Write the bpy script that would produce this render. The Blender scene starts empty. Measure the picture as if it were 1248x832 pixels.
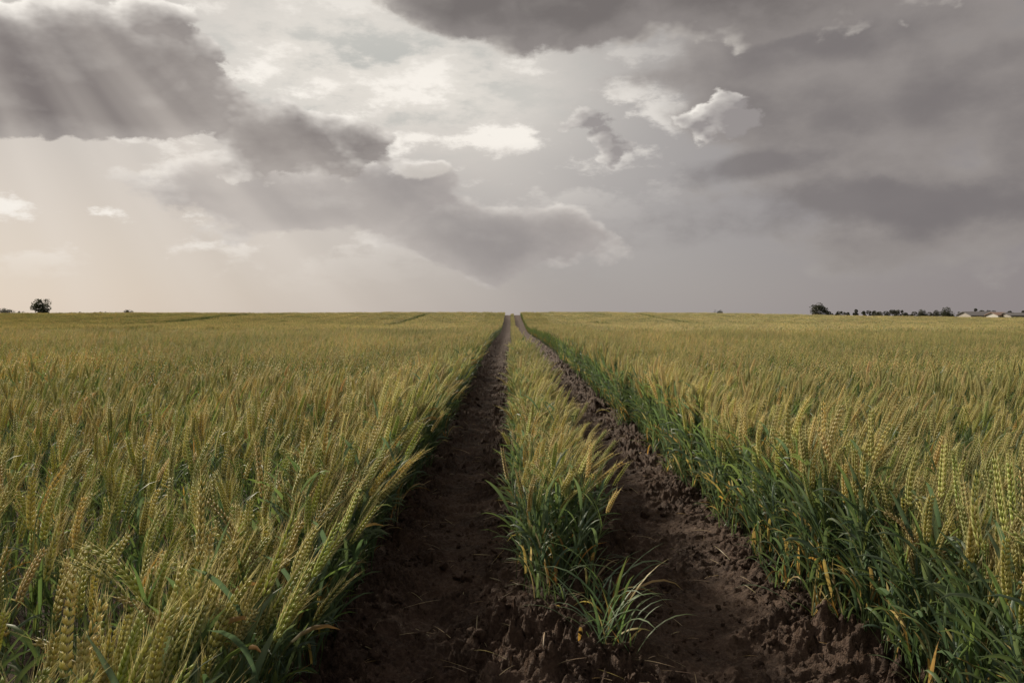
import bpy, math, random
import numpy as np
random.seed(7); rng=np.random.default_rng(7)
scene=bpy.context.scene
FPX=970.7
H=1.5

# ---------------------------------------------------------------- noise
_perm=np.random.default_rng(3).permutation(256); _perm=np.concatenate([_perm,_perm,_perm])
_g=np.random.default_rng(5).normal(size=(256,2)); _g/=np.linalg.norm(_g,axis=1)[:,None]
def perlin(x,y):
    x=np.asarray(x,float); y=np.asarray(y,float)
    xi=np.floor(x).astype(int); yi=np.floor(y).astype(int); xf=x-xi; yf=y-yi
    xi&=255; yi&=255
    u=xf*xf*xf*(xf*(xf*6-15)+10); v=yf*yf*yf*(yf*(yf*6-15)+10)
    def g(ix,iy,dx,dy):
        h=_perm[_perm[ix&255]+(iy&255)]; gg=_g[h]; return gg[...,0]*dx+gg[...,1]*dy
    a=g(xi,yi,xf,yf); b=g(xi+1,yi,xf-1,yf); c=g(xi,yi+1,xf,yf-1); d=g(xi+1,yi+1,xf-1,yf-1)
    return (a*(1-u)+b*u)*(1-v)+(c*(1-u)+d*u)*v
def fbm(x,y,o=4,r=0.5):
    s=0;a=1
    for i in range(o):
        s=s+a*perlin(x*2**i+i*17.3,y*2**i+i*9.1); a*=r
    return s
def sstep(a,b,x):
    t=np.clip((x-a)/(b-a),0,1); return t*t*(3-2*t)

# ---------------------------------------------------------------- terrain
_ty=np.arange(-60,420,0.5)
_tz=np.interp(_ty,[-60,0,20,45,74,94,115,123,140,200,300,420],[0,0,0,-.10,-.48,-.05,.60,.68,.5,-1.0,-2.5,-3.6])
_k=np.exp(-0.5*(np.arange(-20,21)/8.0)**2); _k/=_k.sum()
_tz=np.convolve(np.pad(_tz,20,mode='edge'),_k,mode='valid')
def terrain(x,y):
    x=np.asarray(x,float); y=np.asarray(y,float)
    z=np.where(y<410,np.interp(y,_ty,_tz),np.interp(y,[410,1000,9000],[-3.5,-10,-75]))
    ramp=sstep(40,118,y)*(1-sstep(130,260,y))
    z=z-0.85*sstep(12,85,x)*ramp-0.12*sstep(15,80,-x)*ramp
    z=z+0.12*perlin(x/23.0+4,y/31.0)*sstep(15,60,y)*(1-sstep(130,200,y))
    return z
def edgeL(y): return -0.86+0.05*perlin(y*0.9,3.3+0*y)+0.03*perlin(y*3.1,8.3+0*y)
def edgeR(y): return 1.58+0.07*perlin(y*0.8,13.3+0*y)+0.04*perlin(y*2.7,18.3+0*y)
SL,SR=0.05,0.46
def soil_h(x,y):
    w=sstep(-1.5,-0.95,x)*(1-sstep(1.7,2.3,x))*(1-sstep(40,80,y))
    rutL=-0.07*np.exp(-((x+0.42)/0.26)**2)
    rutR=-0.08*np.exp(-((x-1.0)/0.33)**2)
    ridge=0.05*np.exp(-((x-0.25)/0.2)**2)
    base=rutL+rutR+ridge
    wob=0.05*perlin(x*3,y*1.3)
    tm=0.3+1.8*np.abs(perlin(x*1.2,y*0.9+5))
    tread=0.020*np.sin(2*np.pi*(y+abs(x+0.42)*0.5+wob*3)/0.30)*np.exp(-((x+0.42)/0.24)**2)*tm
    tread=tread+0.016*np.sin(2*np.pi*(y-abs(x-1.0)*0.5+wob*3)/0.33)*np.exp(-((x-1.0)/0.26)**2)*tm
    inr=(1-np.exp(-((x+0.42)/0.22)**2))*(1-np.exp(-((x-1.0)/0.28)**2))
    var=sstep(-0.35,0.45,fbm(x*1.7+5,y*1.3,2))
    rough=(0.6+1.0*inr)*(0.45+1.2*var)
    wx=x+0.06*perlin(x*6+1,y*6)+0.02*perlin(x*19,y*19+3); wy=y+0.06*perlin(x*6+9,y*6+4)+0.02*perlin(x*19+8,y*19)
    n=fbm(x*3.1,y*3.1,3)*0.040
    lump=np.maximum(0,fbm(wx*8+3,wy*8,4,0.62)-0.03)**0.8*0.058
    l2=np.maximum(0,fbm(wx*21+7,wy*21,2)-0.1)**0.7*0.036
    fine=fbm(wx*42,wy*42,2,0.7)*0.014
    swell=0.36*sstep(98,121,y)*sstep(-0.95,-0.8,x)*(1-sstep(1.5,1.7,x))*(1-sstep(128,136,y))
    return w*(base+tread+rough*(n+lump+l2+fine))+swell

def link(ob,parent=None):
    scene.collection.objects.link(ob)
    if parent: ob.parent=parent
    return ob

# ---------------------------------------------------------------- node helpers
class NB:
    def __init__(s,nt): s.nt=nt
    def new(s,t): return s.nt.nodes.new(t)
    def inp(s,sock,v):
        if isinstance(v,S): s.nt.links.new(v.s,sock)
        elif isinstance(v,bpy.types.NodeSocket): s.nt.links.new(v,sock)
        else: sock.default_value=v
    def math(s,op,a,b=None,c=None,clamp=False):
        n=s.new('ShaderNodeMath'); n.operation=op; n.use_clamp=clamp
        s.inp(n.inputs[0],a)
        if b is not None: s.inp(n.inputs[1],b)
        if c is not None: s.inp(n.inputs[2],c)
        return S(s,n.outputs[0])
    def vm(s,op,a,b=None,scale=None):
        n=s.new('ShaderNodeVectorMath'); n.operation=op
        s.inp(n.inputs[0],a)
        if b is not None: s.inp(n.inputs[1],b)
        if scale is not None: s.inp(n.inputs[3],scale)
        return n
    def ss(s,a,b,x,lo=0.0,hi=1.0):
        n=s.new('ShaderNodeMapRange'); n.interpolation_type='SMOOTHSTEP'
        s.inp(n.inputs[0],x); n.inputs[1].default_value=a; n.inputs[2].default_value=b
        n.inputs[3].default_value=lo; n.inputs[4].default_value=hi
        return S(s,n.outputs[0])
    def mix(s,f,a,b,mode='MIX'):
        n=s.new('ShaderNodeMix'); n.data_type='RGBA'; n.blend_type=mode
        def c(v): return v if not isinstance(v,tuple) else (v[0],v[1],v[2],1)
        s.inp(n.inputs[0],f); s.inp(n.inputs[6],c(a)); s.inp(n.inputs[7],c(b))
        return n.outputs[2]
    def noise(s,vec,scale,detail=4,rough=0.5,dist=0.0):
        n=s.new('ShaderNodeTexNoise'); s.inp(n.inputs['Vector'],vec)
        n.inputs['Scale'].default_value=scale; n.inputs['Detail'].default_value=detail
        n.inputs['Roughness'].default_value=rough; n.inputs['Distortion'].default_value=dist
        return n
    def voro(s,vec,scale,detail=1,rough=0.5):
        n=s.new('ShaderNodeTexVoronoi'); n.feature='F1'; s.inp(n.inputs['Vector'],vec)
        n.inputs['Scale'].default_value=scale; n.inputs['Detail'].default_value=detail
        n.inputs['Roughness'].default_value=rough
        return S(s,n.outputs['Distance'])
class S:
    def __init__(s,b,sock): s.b=b; s.s=sock
    def __add__(s,o): return s.b.math('ADD',s,o)
    __radd__=__add__
    def __sub__(s,o): return s.b.math('SUBTRACT',s,o)
    def __rsub__(s,o): return s.b.math('SUBTRACT',o,s)
    def __mul__(s,o): return s.b.math('MULTIPLY',s,o)
    __rmul__=__mul__
    def __truediv__(s,o): return s.b.math('DIVIDE',s,o)

# ---------------------------------------------------------------- camera
cam=bpy.data.objects.new('camera',bpy.data.cameras.new('camera')); link(cam)
cam.location=(0,0,H)
cam.data.lens=28; cam.data.sensor_width=36; cam.data.clip_end=20000; cam.data.clip_start=0.05
cam.rotation_euler=(math.radians(90-2.12),0,math.radians(-0.12))
scene.camera=cam
scene.view_settings.view_transform='Standard'; scene.view_settings.look='None'; scene.view_settings.exposure=0

# ---------------------------------------------------------------- sun
SAZ=math.radians(-38); SEL=math.radians(29)
sdir=np.array([math.sin(SAZ)*math.cos(SEL),math.cos(SAZ)*math.cos(SEL),math.sin(SEL)])
sl=bpy.data.lights.new('sun','SUN'); sl.energy=5.0; sl.angle=math.radians(4); sl.color=(1.0,0.885,0.715)
so=bpy.data.objects.new('sun',sl); link(so)
from mathutils import Vector
so.rotation_euler=Vector(sdir).to_track_quat('Z','Y').to_euler()
so.location=(-30,50,40)

# ---------------------------------------------------------------- world
def px2uv(px,py):
    az=math.atan((px-622)/FPX); el=math.atan((380-py)/FPX*math.cos(az)); return az*FPX,el*FPX
w=bpy.data.worlds.new('World'); scene.world=w; w.use_nodes=True
w.cycles.sampling_method='NONE'
nt=w.node_tree; nt.nodes.clear(); B=NB(nt)
tc=B.new('ShaderNodeTexCoord'); d=tc.outputs['Generated']
sx=B.new('ShaderNodeSeparateXYZ'); nt.links.new(d,sx.inputs[0])
X,Y,Z=[S(B,o) for o in sx.outputs]
U=B.math('ARCTAN2',X,Y)*FPX
V=B.math('MAXIMUM',B.math('ARCSINE',Z)*FPX,0.0)
tos=B.vm('NORMALIZE',B.vm('SUBTRACT',tuple(sdir),d).outputs[0])
def flat(v): 
    return B.vm('MULTIPLY',v,(1.0,1.0,1.7)).outputs[0]
d0=flat(d)
d1=flat(B.vm('ADD',d,B.vm('SCALE',tos.outputs[0],scale=0.018).outputs[0]).outputs[0])
def cloudn(v,det):
    a=S(B,B.noise(v,5.0,det,0.58).outputs[0])-0.5
    return a+(0.45-B.voro(v,12.0,1,0.5))*0.14
n0=cloudn(d0,7); n1=cloudn(d1,5)
wn=B.noise(d0,2.6,1,0.5); wc=B.new('ShaderNodeSeparateColor'); nt.links.new(wn.outputs[1],wc.inputs[0])
nbig=S(B,wc.outputs[2])
Uw=U+(S(B,wc.outputs[0])-0.5)*110; Vw=V+(S(B,wc.outputs[1])-0.5)*70
su,sv=px2uv(622+FPX*math.tan(SAZ),380-FPX*math.tan(SEL)/math.cos(SAZ))
ddu=su-U; ddv=sv-V; dl=B.math('SQRT',ddu*ddu+ddv*ddv)+1.0
U1=Uw+ddu/dl*17; V1=Vw+ddv/dl*17
def ell(u,v,lst):
    out=None
    for (px,py,rx,ry) in lst:
        cu,cv=px2uv(px,py); a=math.cos(math.atan((px-622)/FPX))
        q=(u-cu)*(1/(rx*a)); r=(v-cv)*(1/(ry*a))
        e=1.0-B.math('SQRT',q*q+r*r)
        out=e if out is None else B.math('SMOOTH_MAX',out,e,0.15)
    return out
def layer(col,lst,dark,rimc,amp=3.8,w0=0.0,w1=0.15,rim=1.0,lit=1.2,opac=1.0,dark2=None,d2=(0.2,1.0),bias=0.0,ek=0.35):
    e0=ell(Uw,Vw,lst); e1=ell(U1,V1,lst)
    D=e0+n0*amp+bias; D1=e1+n1*amp+bias
    m=B.ss(w0,w1,D,0,opac)
    edge=B.ss(0.0,0.65,D,1,0)
    L=B.math('MULTIPLY',(D-D1)*lit*(edge+0.12)+edge*edge*edge*ek,rim,clamp=True)
    base=dark
    if dark2 is not None: base=B.mix(B.ss(d2[0],d2[1],D),dark,dark2)
    c=B.mix(L,base,rimc)
    return B.mix(m,col,c)
def gauss(px,py,rx,ry,u=None,v=None):
    cu,cv=px2uv(px,py); q=((u or U)-cu)*(1/rx); r=((v or V)-cv)*(1/ry)
    return B.math('EXPONENT',(q*q+r*r)*-1.0)
base=B.mix(B.ss(-620,140,U),(0.67,0.585,0.505),(0.36,0.332,0.325))
base=B.mix(B.ss(100,620,U),base,(0.265,0.235,0.24))
up=B.mix(B.ss(-100,500,U),(0.50,0.465,0.43),(0.26,0.237,0.23))
base=B.mix(B.ss(60,300,V+(nbig-0.5)*160),base,up)
sky=B.new('ShaderNodeTexSky'); sky.sky_type='NISHITA'; sky.sun_disc=False
sky.sun_elevation=SEL; sky.sun_rotation=SAZ
sk=B.vm('SCALE',sky.outputs[0],scale=0.1).outputs[0]
base=B.mix(0.05,base,sk)
base=B.mix(B.ss(0.0,0.14,n0)*B.ss(40,200,V)*0.5,base,(0.34,0.31,0.295))
glow=B.math('MULTIPLY',gauss(410,70,230,110,Uw,Vw)+gauss(600,130,130,60,Uw,Vw)*0.4,1.0,clamp=True)
base=B.mix(glow,base,(0.76,0.72,0.66))
wis_n=S(B,B.noise(B.vm('MULTIPLY',d,(1,1,2.4)).outputs[0],8.5,6,0.62).outputs[0])
base=B.mix(B.ss(0.50,0.36,wis_n,0,0.85)*gauss(460,100,200,90),base,(0.45,0.458,0.435))
wis=B.ss(0.50,0.62,wis_n)
wm=B.math('ADD',gauss(110,262,230,42),gauss(320,110,300,120),clamp=True)+gauss(640,150,220,60)*0.8
base=B.mix(wis*wm,base,(0.94,0.89,0.82))
col=base
RIM=(0.95,0.90,0.83)
col=layer(col,[(1080,150,330,150),(1230,240,380,110),(1000,60,260,110)],(0.295,0.267,0.254),(0.48,0.45,0.42),amp=2.3,w0=-0.05,w1=0.38,lit=1.0,opac=0.92,dark2=(0.192,0.173,0.171),d2=(0.2,1.0))
col=layer(col,[(1130,255,430,45),(900,215,160,22)],(0.187,0.170,0.172),(0.27,0.25,0.25),amp=2.2,w0=0,w1=0.6,lit=0.5,opac=0.75)
col=layer(col,[(290,228,180,46),(430,250,190,50),(560,290,170,50)],(0.38,0.345,0.33),RIM,amp=3.0,w0=0.0,w1=0.26,lit=1.5,opac=0.85,dark2=(0.29,0.264,0.258),d2=(0.1,0.8),bias=0.08,ek=0.5)
col=layer(col,[(720,15,240,58),(880,-5,240,58),(600,0,180,40)],(0.26,0.235,0.225),(0.78,0.73,0.66),amp=3.2,w0=0,w1=0.25,lit=1.6,dark2=(0.175,0.157,0.152),bias=0.12,ek=0.45)
col=layer(col,[(765,182,130,60),(850,195,110,40)],(0.31,0.285,0.28),RIM,amp=5.5,w0=0,w1=0.22,lit=1.6,opac=0.95,bias=-0.45)
col=layer(col,[(606,190,95,32),(520,214,70,24)],(0.55,0.51,0.47),(0.88,0.83,0.77),amp=6.5,w0=0,w1=0.5,lit=1.5,bias=-0.62)
col=layer(col,[(60,85,280,95),(190,120,240,62),(340,160,125,55),(-60,110,220,80)],(0.31,0.28,0.265),RIM,amp=3.3,w0=0,w1=0.13,lit=1.9,dark2=(0.195,0.171,0.166),d2=(0.0,0.8),bias=0.2,ek=0.55)
# crepuscular rays
th=B.math('ARCTAN2',U-su,sv-V)
cx=B.new('ShaderNodeCombineXYZ'); B.inp(cx.inputs[0],th*4.6+2.0)
rn=S(B,B.noise(cx.outputs[0],1.6,2,0.38).outputs[0])
ray=B.ss(0.26,0.74,rn)*B.ss(150,420,dl)*B.ss(1200,560,dl)
ray=ray*B.math('ADD',gauss(20,20,210,170),gauss(380,280,360,140),clamp=True)
col=B.mix(ray*0.46,col,(0.78,0.71,0.64))
bg=B.new('ShaderNodeBackground'); nt.links.new(col,bg.inputs[0]); bg.inputs[1].default_value=1.0
wo=B.new('ShaderNodeOutputWorld'); nt.links.new(bg.outputs[0],wo.inputs[0])

# ---------------------------------------------------------------- materials
def mat(name):
    m=bpy.data.materials.new(name); m.use_nodes=True; m.node_tree.nodes.clear(); return m,NB(m.node_tree)
def plant_mat(name,trans=0.4,var=0.35):
    m,b=mat(name); nt=m.node_tree
    a=b.new('ShaderNodeAttribute'); a.attribute_name='Col'
    oi=b.new('ShaderNodeObjectInfo')
    g=b.new('ShaderNodeNewGeometry')
    n=b.noise(b.vm('MULTIPLY',g.outputs['Position'],(1.0,0.45,1.0)).outputs[0],0.3,2,0.6)
    hsv=b.new('ShaderNodeHueSaturation'); nt.links.new(a.outputs[0],hsv.inputs['Color'])
    r=S(b,oi.outputs['Random']); nn=S(b,n.outputs[0])-0.5
    b.inp(hsv.inputs['Value'],(r-0.5)*var+1.0+nn*0.9)
    b.inp(hsv.inputs['Hue'],(b.math('FRACT',r*7.3)-0.5)*0.03+0.5-nn*0.05)
    c=hsv.outputs[0]
    p=b.new('ShaderNodeBsdfPrincipled'); nt.links.new(c,p.inputs['Base Color']); p.inputs['Roughness'].default_value=0.5
    p.inputs['Specular IOR Level'].default_value=0.35
    t=b.new('ShaderNodeBsdfTranslucent'); c2=b.mix(1.0,c,(1.4,1.35,0.95),'MULTIPLY'); nt.links.new(c2,t.inputs[0])
    mx=b.new('ShaderNodeMixShader'); mx.inputs[0].default_value=trans
    nt.links.new(p.outputs[0],mx.inputs[1]); nt.links.new(t.outputs[0],mx.inputs[2])
    o=b.new('ShaderNodeOutputMaterial'); nt.links.new(mx.outputs[0],o.inputs[0])
    return m
M_wheat=plant_mat('wheat_mat',0.40)
M_patch=plant_mat('wheat_patch_mat',0.40,0.10)
M_leaf=plant_mat('tree_leaf_mat',0.25)

def soil_mat():
    m,b=mat('soil_mat'); nt=m.node_tree
    g=b.new('ShaderNodeNewGeometry'); pos=g.outputs['Position']
    n1=S(b,b.noise(pos,3,3,0.6).outputs[0]); n2=S(b,b.noise(pos,45,4,0.65).outputs[0]); n3=S(b,b.noise(pos,190,2,0.6).outputs[0])
    c=b.mix(b.ss(0.3,0.7,n1),(0.036,0.021,0.014),(0.082,0.050,0.034))
    c=b.mix(b.ss(0.42,0.68,n2)*0.6,c,(0.135,0.090,0.062))
    sp=b.new('ShaderNodeSeparateXYZ'); nt.links.new(pos,sp.inputs[0])
    far=b.ss(135,180,S(b,sp.outputs[1]))
    c=b.mix(far,c,(0.10,0.10,0.055))
    p=b.new('ShaderNodeBsdfPrincipled'); nt.links.new(c,p.inputs['Base Color']); p.inputs['Roughness'].default_value=0.8
    p.inputs['Specular IOR Level'].default_value=0.25
    bm=b.new('ShaderNodeBump'); bm.inputs['Strength'].default_value=1.0; bm.inputs['Distance'].default_value=0.022
    b.inp(bm.inputs['Height'],n2+n3*0.35); nt.links.new(bm.outputs[0],p.inputs['Normal'])
    o=b.new('ShaderNodeOutputMaterial'); nt.links.new(p.outputs[0],o.inputs[0]); return m
M_soil=soil_mat()
def simple(name,c,r=0.7,nscale=5,amt=0.3):
    m,b=mat(name); nt=m.node_tree
    g=b.new('ShaderNodeTexCoord'); n=S(b,b.noise(g.outputs['Object'],nscale,5,0.6).outputs[0])
    cc=b.mix(n,tuple(v*(1-amt) for v in c),tuple(min(1,v*(1+amt)) for v in c))
    p=b.new('ShaderNodeBsdfPrincipled'); nt.links.new(cc,p.inputs['Base Color']); p.inputs['Roughness'].default_value=r
    o=b.new('ShaderNodeOutputMaterial'); nt.links.new(p.outputs[0],o.inputs[0]); return m

# ---------------------------------------------------------------- ground sheet
def growing(start,end,step,rate):
    out=[start]
    while out[-1]<end: out.append(out[-1]+max(step,abs(out[-1])*rate))
    return out
xs_d=list(np.arange(-1.5,2.3,0.0105))
xr=[2.3]; st=0.03
while xr[-1]<9000: xr.append(xr[-1]+st); st*=1.13
xl=[-1.53]; st=0.03
while xl[-1]>-9000: xl.append(xl[-1]-st); st*=1.13
xs=np.array(xl[::-1]+xs_d+xr)
yn=[1.99]; st=0.1
while yn[-1]>-200: yn.append(yn[-1]-st); st*=1.4
ys=np.array(yn[::-1]+list(np.arange(2.0,7.5,0.0105))+growing(7.5,140,0.0125,0.0042)+growing(142,9000,2,0.05))
GX,GY=np.meshgrid(xs,ys)
GZ=terrain(GX,GY)+soil_h(GX,GY)
nx,ny=len(xs),len(ys)
co=np.stack([GX,GY,GZ],-1).reshape(-1,3)
ii=np.arange(nx*ny).reshape(ny,nx)
fa=np.stack([ii[:-1,:-1],ii[:-1,1:],ii[1:,1:],ii[1:,:-1]],-1).reshape(-1,4)
def np_mesh(name,co,fa,cols=None,smooth=False):
    me=bpy.data.meshes.new(name); k=fa.shape[1]
    me.vertices.add(len(co)); me.vertices.foreach_set('co',co.astype(np.float32).ravel())
    me.loops.add(fa.size); me.loops.foreach_set('vertex_index',fa.astype(np.int32).ravel())
    me.polygons.add(len(fa)); me.polygons.foreach_set('loop_start',(np.arange(len(fa))*k).astype(np.int32))
    me.update(calc_edges=True)
    if smooth: me.polygons.foreach_set('use_smooth',np.ones(len(fa),bool))
    return me
me=np_mesh('ground',co,fa,smooth=True); me.materials.append(M_soil)
link(bpy.data.objects.new('ground',me))

# ---------------------------------------------------------------- mesh buffer
class Buf:
    def __init__(s): s.v=[];s.f=[];s.c=[]
    def add(s,vs,fs,cs):
        o=len(s.v); s.v+= [tuple(v) for v in vs]; s.f+=[tuple(i+o for i in f) for f in fs]; s.c+=cs
    def mesh(s,name,m,smooth=True):
        me=bpy.data.meshes.new(name); me.from_pydata(s.v,[],s.f)
        a=me.color_attributes.new('Col','FLOAT_COLOR','POINT')
        a.data.foreach_set('color',np.array([(c[0],c[1],c[2],1) for c in s.c],np.float32).ravel())
        me.materials.append(m)
        if smooth: me.polygons.foreach_set('use_smooth',[True]*len(me.polygons))
        me.update(); return me
def nrm(v):
    return v/(math.sqrt(v[0]*v[0]+v[1]*v[1]+v[2]*v[2])+1e-9)
def cross(a,b): return np.array([a[1]*b[2]-a[2]*b[1],a[2]*b[0]-a[0]*b[2],a[0]*b[1]-a[1]*b[0]])
def lerp(a,b,t): return tuple(a[i]*(1-t)+b[i]*t for i in range(3))
def jit(c,a=0.15):
    k=1+random.uniform(-a,a); return tuple(max(0,x*k*(1+random.uniform(-a,a)*0.3)) for x in c)
def tube(buf,pts,rads,cols,sides=3):
    vs=[];cs=[];fs=[]
    for i,p in enumerate(pts):
        t=nrm(pts[min(i+1,len(pts)-1)]-pts[max(i-1,0)])
        a=nrm(cross(t,[0.31,0.95,0.05])); b2=cross(t,a)
        for k in range(sides):
            an=2*math.pi*k/sides; vs.append(p+rads[i]*(math.cos(an)*a+math.sin(an)*b2)); cs.append(cols[i])
    for i in range(len(pts)-1):
        for k in range(sides):
            fs.append((i*sides+k,i*sides+(k+1)%sides,(i+1)*sides+(k+1)%sides,(i+1)*sides+k))
    buf.add(vs,fs,cs)
def leaf(buf,org,az,L,W,up,droop,colb,colt,seg=6,fold=True,twist=0.0):
    p=np.array(org,float); ang=up; vs=[];cs=[];fs=[]
    h=np.array([math.cos(az),math.sin(az),0]); side0=np.array([-math.sin(az),math.cos(az),0])
    for i in range(seg+1):
        t=i/seg
        wv=W*(0.55+0.9*t)*(1-t**2.2) if t<1 else 0
        wv=max(wv,0.0002)
        tan=h*math.cos(ang)+np.array([0,0,1])*math.sin(ang)
        nor=cross(tan,side0); tw=twist*t
        side=side0*math.cos(tw)+nor*math.sin(tw); nn=cross(tan,side)
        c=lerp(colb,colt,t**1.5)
        if fold:
            vs+=[p-side*wv/2,p+nn*wv*0.16,p+side*wv/2]; cs+=[c,tuple(x*1.12 for x in c),c]
        else:
            vs+=[p-side*wv/2,p+side*wv/2]; cs+=[c,c]
        p=p+tan*(L/seg); ang-=droop/seg*(0.4+1.2*t)
    k=3 if fold else 2
    for i in range(seg):
        for j in range(k-1):
            fs.append((i*k+j,i*k+j+1,(i+1)*k+j+1,(i+1)*k+j))
    buf.add(vs,fs,cs)
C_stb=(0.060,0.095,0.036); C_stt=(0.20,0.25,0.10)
C_lf=[(0.080,0.132,0.052),(0.066,0.118,0.062),(0.100,0.155,0.052),(0.12,0.175,0.062)]
C_ear=[(0.46,0.42,0.17),(0.52,0.46,0.21),(0.37,0.40,0.15),(0.56,0.48,0.25)]
C_awn=(0.63,0.56,0.34)
C_dead=[(0.45,0.33,0.14),(0.40,0.22,0.07),(0.50,0.42,0.25)]
def wheat_stem(buf,x,y,h,det,leafy=1.0,ear=True,blue=0.0,leanm=1.0,awn=1.0):
    az=random.gauss(0.1,1.2); lean=abs(random.gauss(0.05,0.04))*leanm*h/0.7
    dv=np.array([math.cos(az),math.sin(az),0])
    n={0:5,1:3,2:2}[det]
    hs=h*(0.83 if ear else 0.75)
    P=lambda t: np.array([x,y,0])+dv*lean*t**2.2+np.array([0,0,hs*t])
    pts=[P(i/n) for i in range(n+1)]
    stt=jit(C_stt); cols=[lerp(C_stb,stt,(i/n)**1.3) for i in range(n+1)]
    r={0:0.0022,1:0.0028,2:0.005}[det]
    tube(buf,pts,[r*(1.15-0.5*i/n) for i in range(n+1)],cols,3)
    nl={0:4,1:3,2:2}[det]
    nl=max(1,int(round(nl*leafy)))
    for k in range(nl):
        t=(0.18+0.76*(k+random.random()*0.7)/nl) if det<2 else random.uniform(0.5,0.9)
        a=random.uniform(0,2*math.pi)
        c=jit(random.choice(C_lf),0.2)
        if blue>0: c=lerp(c,(0.090,0.145,0.110),blue*random.random())
        if t<0.35 and random.random()<0.22: c=jit(random.choice(C_dead))
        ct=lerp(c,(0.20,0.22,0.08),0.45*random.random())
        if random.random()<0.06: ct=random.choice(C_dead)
        L=random.uniform(0.17,0.30); W=random.uniform(0.010,0.019)*(1+0.35*blue)
        if det==2: W*=2.0
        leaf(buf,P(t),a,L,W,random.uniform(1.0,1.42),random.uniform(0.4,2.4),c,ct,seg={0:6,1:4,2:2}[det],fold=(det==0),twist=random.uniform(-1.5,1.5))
    if not ear: return
    big=1.28 if det==0 else 1.08
    tip=P(1.0); tan=nrm(P(1.0)-P(0.93)); EL=random.uniform(0.105,0.15)*big
    ce=jit(random.choice(C_ear),0.18); bend=dv*random.uniform(0.0,0.5)+np.array([0,0,-0.12])*random.random()
    if det==0: ce=lerp(ce,(0.29,0.36,0.12),random.random()*0.55)
    if random.random()<0.08: bend=bend*2.2
    if det==2:
        A=[tip+tan*EL*t+bend*EL*t*t*0.5 for t in (0,0.3,0.75,1.25)]
        tube(buf,A,[0.003,0.011,0.010,0.0006],[stt,tuple(v*.75 for v in ce),ce,C_awn],3)
        for k in range(1):
            a2=nrm(tan+bend*0.5+np.array([random.gauss(0,.2) for _ in range(3)]))
            b0=A[2]; sd=nrm(cross(a2,[0.2,1,0.1]))*0.0024
            buf.add([b0-sd,b0+sd,b0+a2*0.09*awn],[(0,1,2)],[C_awn]*3)
        return
    side=nrm(cross(tan,[random.uniform(-1,1),random.uniform(-1,1),0.05])); fr=cross(side,tan)
    ns=11 if det==0 else 6
    for k in range(ns):
        t=k/(ns-1); c0=tip+tan*EL*t+bend*EL*t*t*0.5; ax=nrm(tan+bend*t)
        for sgn in ((-1,1) if det==0 else ((-1) if k%2 else 1,)):
            for q in ((0,) if det==1 else (0,1)):
                if q==0: out=side*sgn
                else: out=nrm(fr*sgn+side*0.2)
                sz=(1-0.35*t)*(0.75+0.25*min(1,t*5))*big
                ax2=nrm(ax+out*0.36); L=0.0225*sz*(1.0 if det==0 else 1.8); W=0.0046*sz*(1.0 if det==0 else 1.7)
                b0=c0+out*0.0034*big+ax*(0.005*(sgn*0.5+q*0.6) if det==0 else 0)
                m=b0+ax2*L*0.45; a=nrm(cross(ax2,out+0.01)); b=cross(ax2,a)
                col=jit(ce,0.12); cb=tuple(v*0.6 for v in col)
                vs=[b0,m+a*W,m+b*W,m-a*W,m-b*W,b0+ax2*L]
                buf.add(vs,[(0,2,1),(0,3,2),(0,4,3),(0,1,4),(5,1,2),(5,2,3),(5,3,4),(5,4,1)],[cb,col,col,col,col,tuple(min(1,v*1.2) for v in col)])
                if (det==1 and random.random()<0.45) or (det==0 and (q==0 or random.random()<0.15)):
                    al=random.uniform(0.045,0.08)*awn; aw=0.00045 if det==0 else 0.0009
                    ad=nrm(ax+out*random.uniform(0.10,0.38)+bend*0.15); b1=b0+ax2*L*0.9; sd=nrm(cross(ad,[0.3,1,0.2]))*aw
                    buf.add([b1-sd,b1+sd,b1+ad*al],[(0,1,2)],[jit(C_awn,0.1)]*3)

def variants(name,n,fn,m=M_wheat,smooth=True):
    c=bpy.data.collections.new(name)
    for i in range(n):
        b=Buf(); fn(b,i); ob=bpy.data.objects.new('%s_%02d'%(name,i),b.mesh('%s_%02d'%(name,i),m,smooth)); c.objects.link(ob)
    return c
def fnS(b,i):
    for k in range(2):
        wheat_stem(b,random.uniform(-0.05,0.05),random.uniform(-0.06,0.06),random.gauss(0.74,0.06),0)
def fnA(b,i):
    for r in range(3):
        for k in range(6):
            wheat_stem(b,(r-1)*0.165+random.gauss(0,0.035),random.uniform(-0.26,0.26),min(0.88,random.gauss(0.71,0.09)),0)
        for k in range(2):
            wheat_stem(b,(r-1)*0.165+random.gauss(0,0.03),random.uniform(-0.26,0.26),random.gauss(0.74,0.07),0,ear=False,leafy=1.3,blue=0.4)
def fnE(b,i):
    for k in range(3):
        wheat_stem(b,random.uniform(-0.05,0.05),random.uniform(-0.06,0.06),random.gauss(0.60,0.09),0,leafy=1.5,ear=random.random()<0.5,blue=1.0,leanm=1.4)
def fnB(b,i):
    for r in range(3):
        for k in range(9):
            wheat_stem(b,(r-1)*0.165+random.gauss(0,0.025),random.uniform(-0.27,0.27),min(0.86,random.gauss(0.72,0.075)),1)
def fnC(b,i):
    for r in range(5):
        for k in range(12):
            wheat_stem(b,(r-2)*0.2+random.gauss(0,0.03),random.uniform(-0.55,0.55),random.gauss(0.72,0.06),2)
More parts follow.
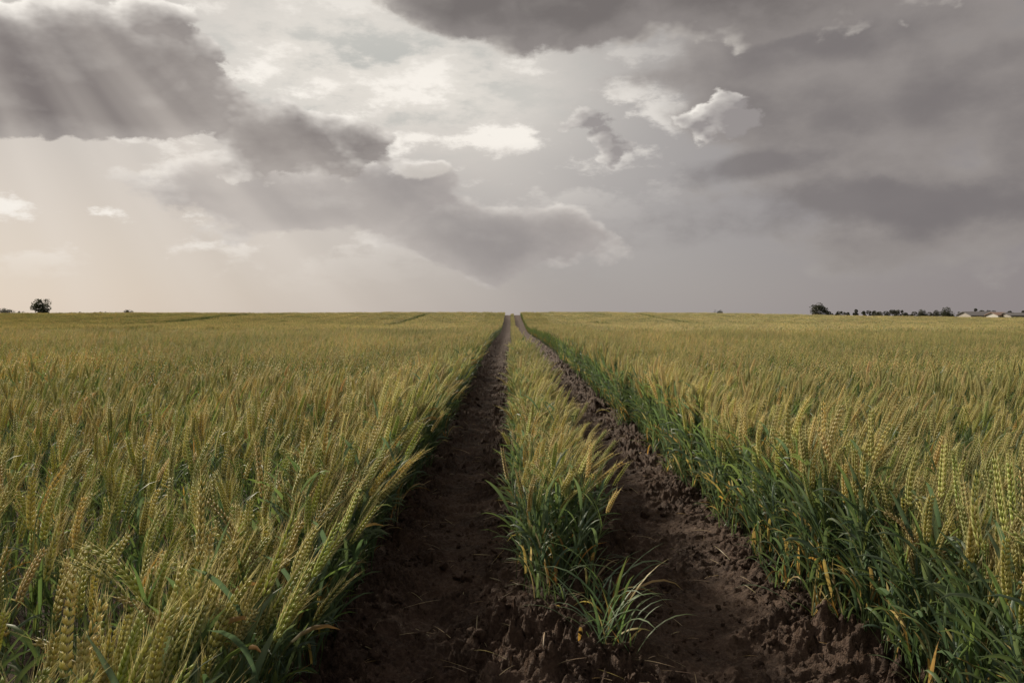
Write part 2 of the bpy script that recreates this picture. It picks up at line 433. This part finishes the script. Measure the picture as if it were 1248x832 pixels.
def fnG(b,i):
    for k in range(11):
        a=random.uniform(0,6.28); c=jit(random.choice(C_lf),0.25); c=lerp(c,(0.11,0.17,0.12),random.random()*0.7)
        if random.random()<0.22: c=jit(random.choice(C_dead))
        leaf(b,(random.gauss(0,.03),random.gauss(0,.03),0),a,random.uniform(0.18,0.46),random.uniform(0.010,0.018),random.uniform(0.8,1.5),random.uniform(0.3,2.4),c,lerp(c,(0.2,0.24,0.1),0.4),7,True,random.uniform(-1,1))
cS1=variants('wheat_tiller',14,fnS); cA=variants('wheat_near_patch',16,fnA,M_patch); cE=variants('wheat_border_tiller',14,fnE)
cB=variants('wheat_patch',6,fnB,M_patch); cC=variants('wheat_far_patch',6,fnC,M_patch); cG=variants('grass_tuft',8,fnG)
def clod(b,i):
    import bmesh
    bm=bmesh.new(); bmesh.ops.create_icosphere(bm,subdivisions=3,radius=1.0)
    r=np.random.default_rng(i); off=r.uniform(0,50,3); pl=[nrm(r.normal(size=3)) for _ in range(8)]
    st=r.uniform(0.6,1.1,3)
    vs=[];
    for v in bm.verts:
        p=np.array(v.co)
        k=1.0
        for q in pl:
            dd=p@q
            if dd>0.55: k=min(k,0.55/dd)
        nn=float(perlin(p[0]*1.6+off[0],p[1]*1.6+p[2]*1.3+off[1]))*0.55+float(perlin(p[0]*5+off[1],p[2]*5+p[1]*3+off[2]))*0.28
        vs.append(p*(k+nn)*np.array([1,0.85,0.65])*st)
    b.add(vs,[tuple(v.index for v in f.verts) for f in bm.faces],[(0.1,0.1,0.1)]*len(vs)); bm.free()
cS=variants('soil_clod',12,clod,M_soil)

# ---------------------------------------------------------------- instancer
def instancer(name,coll,P,R,Sc,nv):
    P=np.asarray(P,np.float32); n=len(P)
    me=bpy.data.meshes.new(name); me.vertices.add(n); me.vertices.foreach_set('co',P.ravel())
    a=me.attributes.new('rot','FLOAT_VECTOR','POINT'); a.data.foreach_set('vector',np.asarray(R,np.float32).ravel())
    a=me.attributes.new('scl','FLOAT_VECTOR','POINT'); a.data.foreach_set('vector',np.asarray(Sc,np.float32).ravel())
    a=me.attributes.new('idx','INT','POINT'); a.data.foreach_set('value',rng.integers(0,nv,n).astype(np.int32))
    ob=link(bpy.data.objects.new(name,me))
    ng=bpy.data.node_groups.new(name+'_nodes','GeometryNodeTree')
    ng.interface.new_socket('Geometry',in_out='INPUT',socket_type='NodeSocketGeometry')
    ng.interface.new_socket('Geometry',in_out='OUTPUT',socket_type='NodeSocketGeometry')
    N=ng.nodes; L=ng.links
    gi=N.new('NodeGroupInput'); go=N.new('NodeGroupOutput')
    ci=N.new('GeometryNodeCollectionInfo'); ci.inputs[0].default_value=coll
    ci.inputs['Separate Children'].default_value=True; ci.inputs['Reset Children'].default_value=True
    ip=N.new('GeometryNodeInstanceOnPoints'); ip.inputs['Pick Instance'].default_value=True
    def na(nm,t):
        x=N.new('GeometryNodeInputNamedAttribute'); x.data_type=t; x.inputs[0].default_value=nm; return x.outputs[0]
    mp=N.new('GeometryNodeMeshToPoints')
    L.new(gi.outputs[0],mp.inputs[0]); L.new(mp.outputs[0],ip.inputs['Points']); L.new(ci.outputs[0],ip.inputs['Instance'])
    L.new(na('idx','INT'),ip.inputs['Instance Index']); L.new(na('rot','FLOAT_VECTOR'),ip.inputs['Rotation']); L.new(na('scl','FLOAT_VECTOR'),ip.inputs['Scale'])
    L.new(ip.outputs[0],go.inputs[0])
    md=ob.modifiers.new('scatter','NODES'); md.node_group=ng
    print(name,n); return ob

def hvar(x,y):
    return 1.0+0.15*perlin(x*1.3,y*0.9)*1.6+0.07*perlin(x*0.35+9,y*0.25)*1.5+0.13*perlin(x*0.83+3,y*0.02)*sstep(12,40,y)
TRAM=[(-12.2,0.5),(-38.0,1.3),(-24.5,0.3),(18.5,0.5)]
def in_wheat(x,y,mg=0.0):
    f=(x<edgeL(y)-mg)|(x>edgeR(y)+mg)
    for t,hw in TRAM:
        f&=~((np.abs(x-t)<0.3)&(y>4))
    return f
def strip(x,y): return (x>SL)&(x<SR)&(y>4.35+0.25*np.sin(x*17))
YA=9.5
def RS(x,y,tilt=0.07,lean=0.02,hs=1.0):
    n=len(x); r=np.zeros((n,3)); r[:,0]=rng.normal(0,tilt,n); r[:,1]=rng.normal(lean,tilt,n); r[:,2]=rng.normal(0,0.5,n)
    h=hvar(x,y)*hs*rng.uniform(0.94,1.06,n); s=np.stack([np.ones(n),np.ones(n),h],1); return r,s
def patches(cell,y0,y1,xmax_fn,x0l,x0r):
    out=[]
    ny=int(round((y1-y0)/cell))
    for j in range(ny):
        y=y0+(j+0.5)*cell; xm=xmax_fn(y); n=int((xm-1)/cell)+1
        k=np.arange(n)
        out.append(np.stack([x0l-(k+0.5)*cell,np.full(n,y)],1)); out.append(np.stack([x0r+(k+0.5)*cell,np.full(n,y)],1))
    return np.concatenate(out)
def put_patches(name,coll,pb,nv,hs=1.0,sx=1.0):
    x,y=pb[:,0],pb[:,1]; n=len(x)
    r=np.stack([rng.normal(0,0.03,n),rng.normal(0.015,0.03,n),rng.normal(0,0.05,n)],1)
    s=np.stack([sx*np.ones(n),np.ones(n),hvar(x,y)*hs*rng.uniform(.95,1.05,n)],1)
    instancer(name,coll,np.stack([x,y,terrain(x,y)-0.02],1),r,s,nv)
pa=patches(0.5,0.0,YA,lambda y:y*0.68+1.5,-0.86-0.16,1.58+0.16); k=~((np.abs(pa[:,0])<1.4)&(pa[:,1]<0.4)); put_patches('wheat_field_near',cA,pa[k],16)
sx_=rng.uniform(SL+0.02,SR-0.02,1500); sy_=rng.uniform(4.1,24,1500); k=strip(sx_,sy_)&(rng.uniform(0,1,1500)<0.40+0.4*sstep(5,8,sy_))
sx_,sy_=sx_[k],sy_[k]
ny_=560; ty=rng.uniform(0.2,YA,ny_); tx=np.where(rng.uniform(0,1,ny_)<0.5,edgeL(ty)-rng.uniform(0,0.18,ny_),edgeR(ty)+rng.uniform(0,0.18,ny_))
ax=np.concatenate([tx,sx_]); ay=np.concatenate([ty,sy_])
hs=np.concatenate([np.ones(len(tx)),0.76+0.0*sx_])
r,s=RS(ax,ay,hs=hs)
instancer('wheat_row',cS1,np.stack([ax,ay,terrain(ax,ay)+soil_h(ax,ay)-0.02],1),r,s,14)
ey=rng.uniform(0.3,26,3000)
side=rng.integers(0,3,len(ey)); off=np.abs(rng.normal(0,0.08,len(ey)))
ex=np.where(side==0,edgeL(ey)-off+0.02,np.where(side==1,edgeR(ey)+off-0.02,rng.uniform(SL,SR,len(ey))))
k=((side<2)|((ey>4.0)&(rng.uniform(0,1,len(ey))<0.65)))&(ey<8+18*rng.uniform(0,1,len(ey)))&((side!=0)|(rng.uniform(0,1,len(ey))<0.6))
ex,ey,side=ex[k],ey[k],side[k]
r,s=RS(ex,ey,tilt=0.10,lean=0.0)
r[:,1]+=np.where(side==0,0.06,np.where(side==1,-0.06,0.0)); s[:,2]*=np.where(side==2,0.90,1.10)
instancer('wheat_border',cE,np.stack([ex,ey,terrain(ex,ey)+soil_h(ex,ey)-0.02],1),r,s,14)
YB=36.5
pb=patches(0.5,YA,YB,lambda y:y*0.66+2,-0.86,1.58)
pb2=patches(0.5,YB,128,lambda y:3.0,-0.86,1.58)
pb=np.concatenate([pb,pb2]); k=in_wheat(pb[:,0],pb[:,1],0.1); put_patches('wheat_field_middle',cB,pb[k],6)
ps=np.array([(0.25,y) for y in np.arange(16,122,0.5)]); put_patches('wheat_strip',cB,ps,6,0.80,0.8)
pc=patches(1.0,YB,132,lambda y:y*0.67+3,-0.86-2.5,1.58+2.5); k=in_wheat(pc[:,0],pc[:,1],0.1)
for t,hw in TRAM: k&=~(np.abs(pc[:,0]-t)<hw)
put_patches('wheat_field_far',cC,pc[k],6)
tf=[(0.27,4.25,1.25),(0.20,4.05,1.1),(0.42,3.75,1.25),(0.46,3.62,1.2),(0.36,3.95,1.1),(0.37,3.42,1.0),(0.50,3.85,1.),(0.24,3.8,0.8),(0.44,3.5,1.1),(0.22,4.2,1.2),(0.33,4.15,1.2),(0.50,3.35,.8),(1.62,3.35,1.0),(1.75,3.1,1.1),(1.52,3.9,.9)]
for _ in range(75):
    yv=random.uniform(2.5,14); tf.append((random.choice([edgeL(yv)+random.uniform(-.05,.08),edgeR(yv)-random.uniform(-.05,.10),random.uniform(SL,SR) if yv>4.5 else -1.0]),yv,random.uniform(0.6,1.05)))
tf=np.array([[float(a) for a in t] for t in tf]); x,y=tf[:,0],tf[:,1]; n=len(x)
instancer('grass_tufts',cG,np.stack([x,y,terrain(x,y)+soil_h(x,y)-0.01],1),np.stack([0*x,0*x,rng.uniform(0,6.28,n)],1),np.stack([tf[:,2]]*3,1),8)
n=30000
cy=2.2+rng.uniform(0,1,n)**1.8*20; cx_=rng.uniform(-0.95,1.75,n)
dens=0.25+0.75*(1-np.exp(-((cx_+0.42)/0.24)**2))*(1-np.exp(-((cx_-1.0)/0.28)**2))
dens=dens*(0.3+1.0*sstep(-0.3,0.4,fbm(cx_*2.3,cy*1.7,2)))
k=rng.uniform(0,1,n)<dens; cx_,cy=cx_[k],cy[k]; n=len(cx_)
sc=np.clip(rng.lognormal(math.log(0.0085),0.78,n),0.003,0.06)
instancer('soil_clods',cS,np.stack([cx_,cy,terrain(cx_,cy)+soil_h(cx_,cy)+sc*0.15],1),rng.uniform(0,6.28,(n,3)),np.stack([sc,sc,sc],1),12)
b=Buf()
for _ in range(480):
    yv=2.3+random.random()**1.6*9; xv=random.choice([random.uniform(-0.85,0.05),random.uniform(0.45,1.55),random.uniform(-0.2,0.8)])
    z=float(terrain(xv,yv)+soil_h(xv,yv))+0.016
    leaf(b,(xv,yv,z),random.uniform(0,6.28),random.uniform(0.04,0.22),random.uniform(0.002,0.007),random.uniform(0.0,0.35),random.uniform(0.1,0.9),jit((0.44,0.35,0.22),0.3),jit((0.36,0.27,0.16),0.3),5,False,random.uniform(-2,2))
link(bpy.data.objects.new('straw_litter',b.mesh('straw_litter',M_wheat)))

# ---------------------------------------------------------------- trees
M_bark=simple('bark',(0.06,0.045,0.035),0.9)
def place(px,dist): return (px-622)/FPX*dist, dist
def crown(b,cx,cy,cz,rx,rz,n,size,col,rs):
    cl=[]
    for _ in range(max(5,int(n/90))):
        v=rs.normal(size=3); v/=np.linalg.norm(v); q=rs.uniform(0.35,0.85); cl.append((v*q,rs.uniform(0.22,0.42)))
    for i in range(n):
        c,rr=cl[rs.integers(len(cl))]; v=rs.normal(size=3); v/=np.linalg.norm(v); p=c+v*rr*rs.uniform(0.5,1)**0.5
        p=np.array([cx+p[0]*rx,cy+p[1]*rx,cz+p[2]*rz])
        a=nrm(rs.normal(size=3)); c2=nrm(cross(a,rs.normal(size=3))); s=size*rs.uniform(0.6,1.3)
        cc=jit(col,0.35); b.add([p-a*s,p+c2*s*0.6,p+a*s,p-c2*s*0.6],[(0,1,2,3)],[cc]*4)
def tree(name,px,dist,top_py,wpx,seed,trunk=True):
    rs=np.random.default_rng(seed); x,y=place(px,dist); g=float(terrain(x,y))
    top=H+(380-top_py)/FPX*dist; ht=top-g; rx=wpx/2/FPX*dist
    root=link(bpy.data.objects.new(name,None)); root.location=(x,y,g)
    cz=ht*0.62 if trunk else ht*0.5; rz=(ht-cz)
    b=Buf(); 
    pts=[np.array([0,0,-0.2]),np.array([0.05,0,ht*0.2]),np.array([-.05,.05,ht*0.45]),np.array([0,0,ht*0.8])]
    tube(b,pts,[ht*.035,ht*.026,ht*.018,ht*.005],[(0.1,)*3]*4,7)
    for i in range(8):
        a=rs.uniform(0,6.28); z0=ht*rs.uniform(0.2,0.55); q=np.array([math.cos(a),math.sin(a),0])
        tube(b,[np.array([0,0,z0]),q*rx*0.4+np.array([0,0,z0+ht*.12]),q*rx*0.8+np.array([0,0,z0+ht*.2])],[ht*.014,ht*.009,ht*.003],[(0.1,)*3]*3,5)
    o=link(bpy.data.objects.new('trunk_and_limbs',b.mesh('trunk',M_bark)),root)
    b=Buf(); crown(b,0,0,cz,rx,rz,3000,ht*0.026,(0.050,0.057,0.036),rs)
    link(bpy.data.objects.new('crown',b.mesh('crown',M_leaf,False)),root)
tree('tree',53,300,363,25,1); tree('tree',998,310,369,27,2)
tree('bush',10,300,374,20,3,False); tree('bush',157,330,376,13,4,False); tree('bush',876,300,376.5,15,5,False)
tree('bush',1153,310,374.5,17,6,False); tree('bush',1124,320,376,12,7,False)
b=Buf(); rs=np.random.default_rng(11)
px=1008
while px<1262:
    dist=rs.uniform(330,380); x,y=place(px,dist); g=float(terrain(x,y)); topy=rs.uniform(375.5,379.5)
    top=H+(380-topy)/FPX*dist; ht=top-g; wd=rs.uniform(9,19)/2/FPX*dist
    tube(b,[np.array([x,y,g-.2]),np.array([x,y,g+ht*.6])],[.18,.1],[(0.05,0.04,0.03)]*2,5)
    crown(b,x,y,g+ht*0.55,wd,ht*0.45,500,0.28,(0.058,0.062,0.045),rs); px+=rs.uniform(4,9)
for (a,z) in ((-60,30),(75,140)):
    px=a
    while px<z:
        dist=rs.uniform(480,560); x,y=place(px,dist); g=float(terrain(x,y)); top=H+(380-rs.uniform(377.8,379.6))/FPX*dist; ht=top-g
        crown(b,x,y,g+ht*0.6,3.0,ht*0.4,220,0.3,(0.06,0.064,0.045),rs); px+=rs.uniform(5,12)
link(bpy.data.objects.new('distant_tree_line',b.mesh('distant_tree_line',M_leaf,False)))

# ---------------------------------------------------------------- farm buildings
M_wall=simple('wall_plaster',(0.36,0.33,0.29)); M_white=simple('white_plaster',(0.50,0.48,0.44)); M_roof=simple('roof_metal',(0.14,0.13,0.13),0.8)
M_tile=simple('roof_tile',(0.24,0.15,0.11)); M_glass=simple('window_glass',(0.03,0.035,0.04),0.2)
def boxmesh(name,x0,x1,y0,y1,z0,z1,m,parent):
    v=[(x0,y0,z0),(x1,y0,z0),(x1,y1,z0),(x0,y1,z0),(x0,y0,z1),(x1,y0,z1),(x1,y1,z1),(x0,y1,z1)]
    f=[(0,3,2,1),(4,5,6,7),(0,1,5,4),(1,2,6,5),(2,3,7,6),(3,0,4,7)]
    me=bpy.data.meshes.new(name); me.from_pydata(v,[],f); me.materials.append(m); return link(bpy.data.objects.new(name,me),parent)
def house(name,px0,px1,dist,eave_py,ridge_py,mw,mr,depth=9):
    x0,y=place(px0,dist); x1,_=place(px1,dist); xc=(x0+x1)/2; g=float(terrain(xc,y)); W=(x1-x0)/2
    ze=H+(380-eave_py)/FPX*dist-g; zr=H+(380-ridge_py)/FPX*dist-g
    root=link(bpy.data.objects.new(name,None)); root.location=(xc,y,g)
    boxmesh('walls',-W,W,0,depth,-0.3,ze,mw,root)
    o=0.5; v=[(-W-o,-o,ze-.1),(W+o,-o,ze-.1),(W+o,depth/2,zr),(-W-o,depth/2,zr),(-W-o,depth+o,ze-.1),(W+o,depth+o,ze-.1)]
    v+= [(a,b_,c+0.18) for a,b_,c in v]
    f=[(0,3,2,1),(3,4,5,2),(6,7,8,9),(9,8,11,10),(0,1,7,6),(4,10,11,5),(0,6,9,3),(3,9,10,4),(1,2,8,7),(2,5,11,8)]
    me=bpy.data.meshes.new('roof'); me.from_pydata(v,[],f); me.materials.append(mr); link(bpy.data.objects.new('roof',me),root)
    for sx in (-W+0.02,W-0.02):
        me=bpy.data.meshes.new('gable'); me.from_pydata([(sx,0.02,ze),(sx,depth-.02,ze),(sx,depth/2,zr-0.05)],[],[(0,1,2)]); me.materials.append(mw); link(bpy.data.objects.new('gable',me),root)
    nwin=max(2,int(W*2/4))
    for i in range(nwin):
        xx=-W+(i+0.5)*2*W/nwin
        if i==nwin//2: boxmesh('door',xx-.5,xx+.5,-0.05,0.05,0,2.1,M_glass,root)
        else: boxmesh('window_%d'%i,xx-.6,xx+.6,-0.05,0.05,1.0,min(2.2,ze-.3),M_glass,root)
house('farm_barn',1184,1216,290,384.3,380.0,M_wall,M_roof)
house('farm_house',1217,1231,280,384.0,380.8,M_white,M_tile,7)
house('farm_shed',1233,1262,275,384.5,381.5,M_wall,M_roof,7)
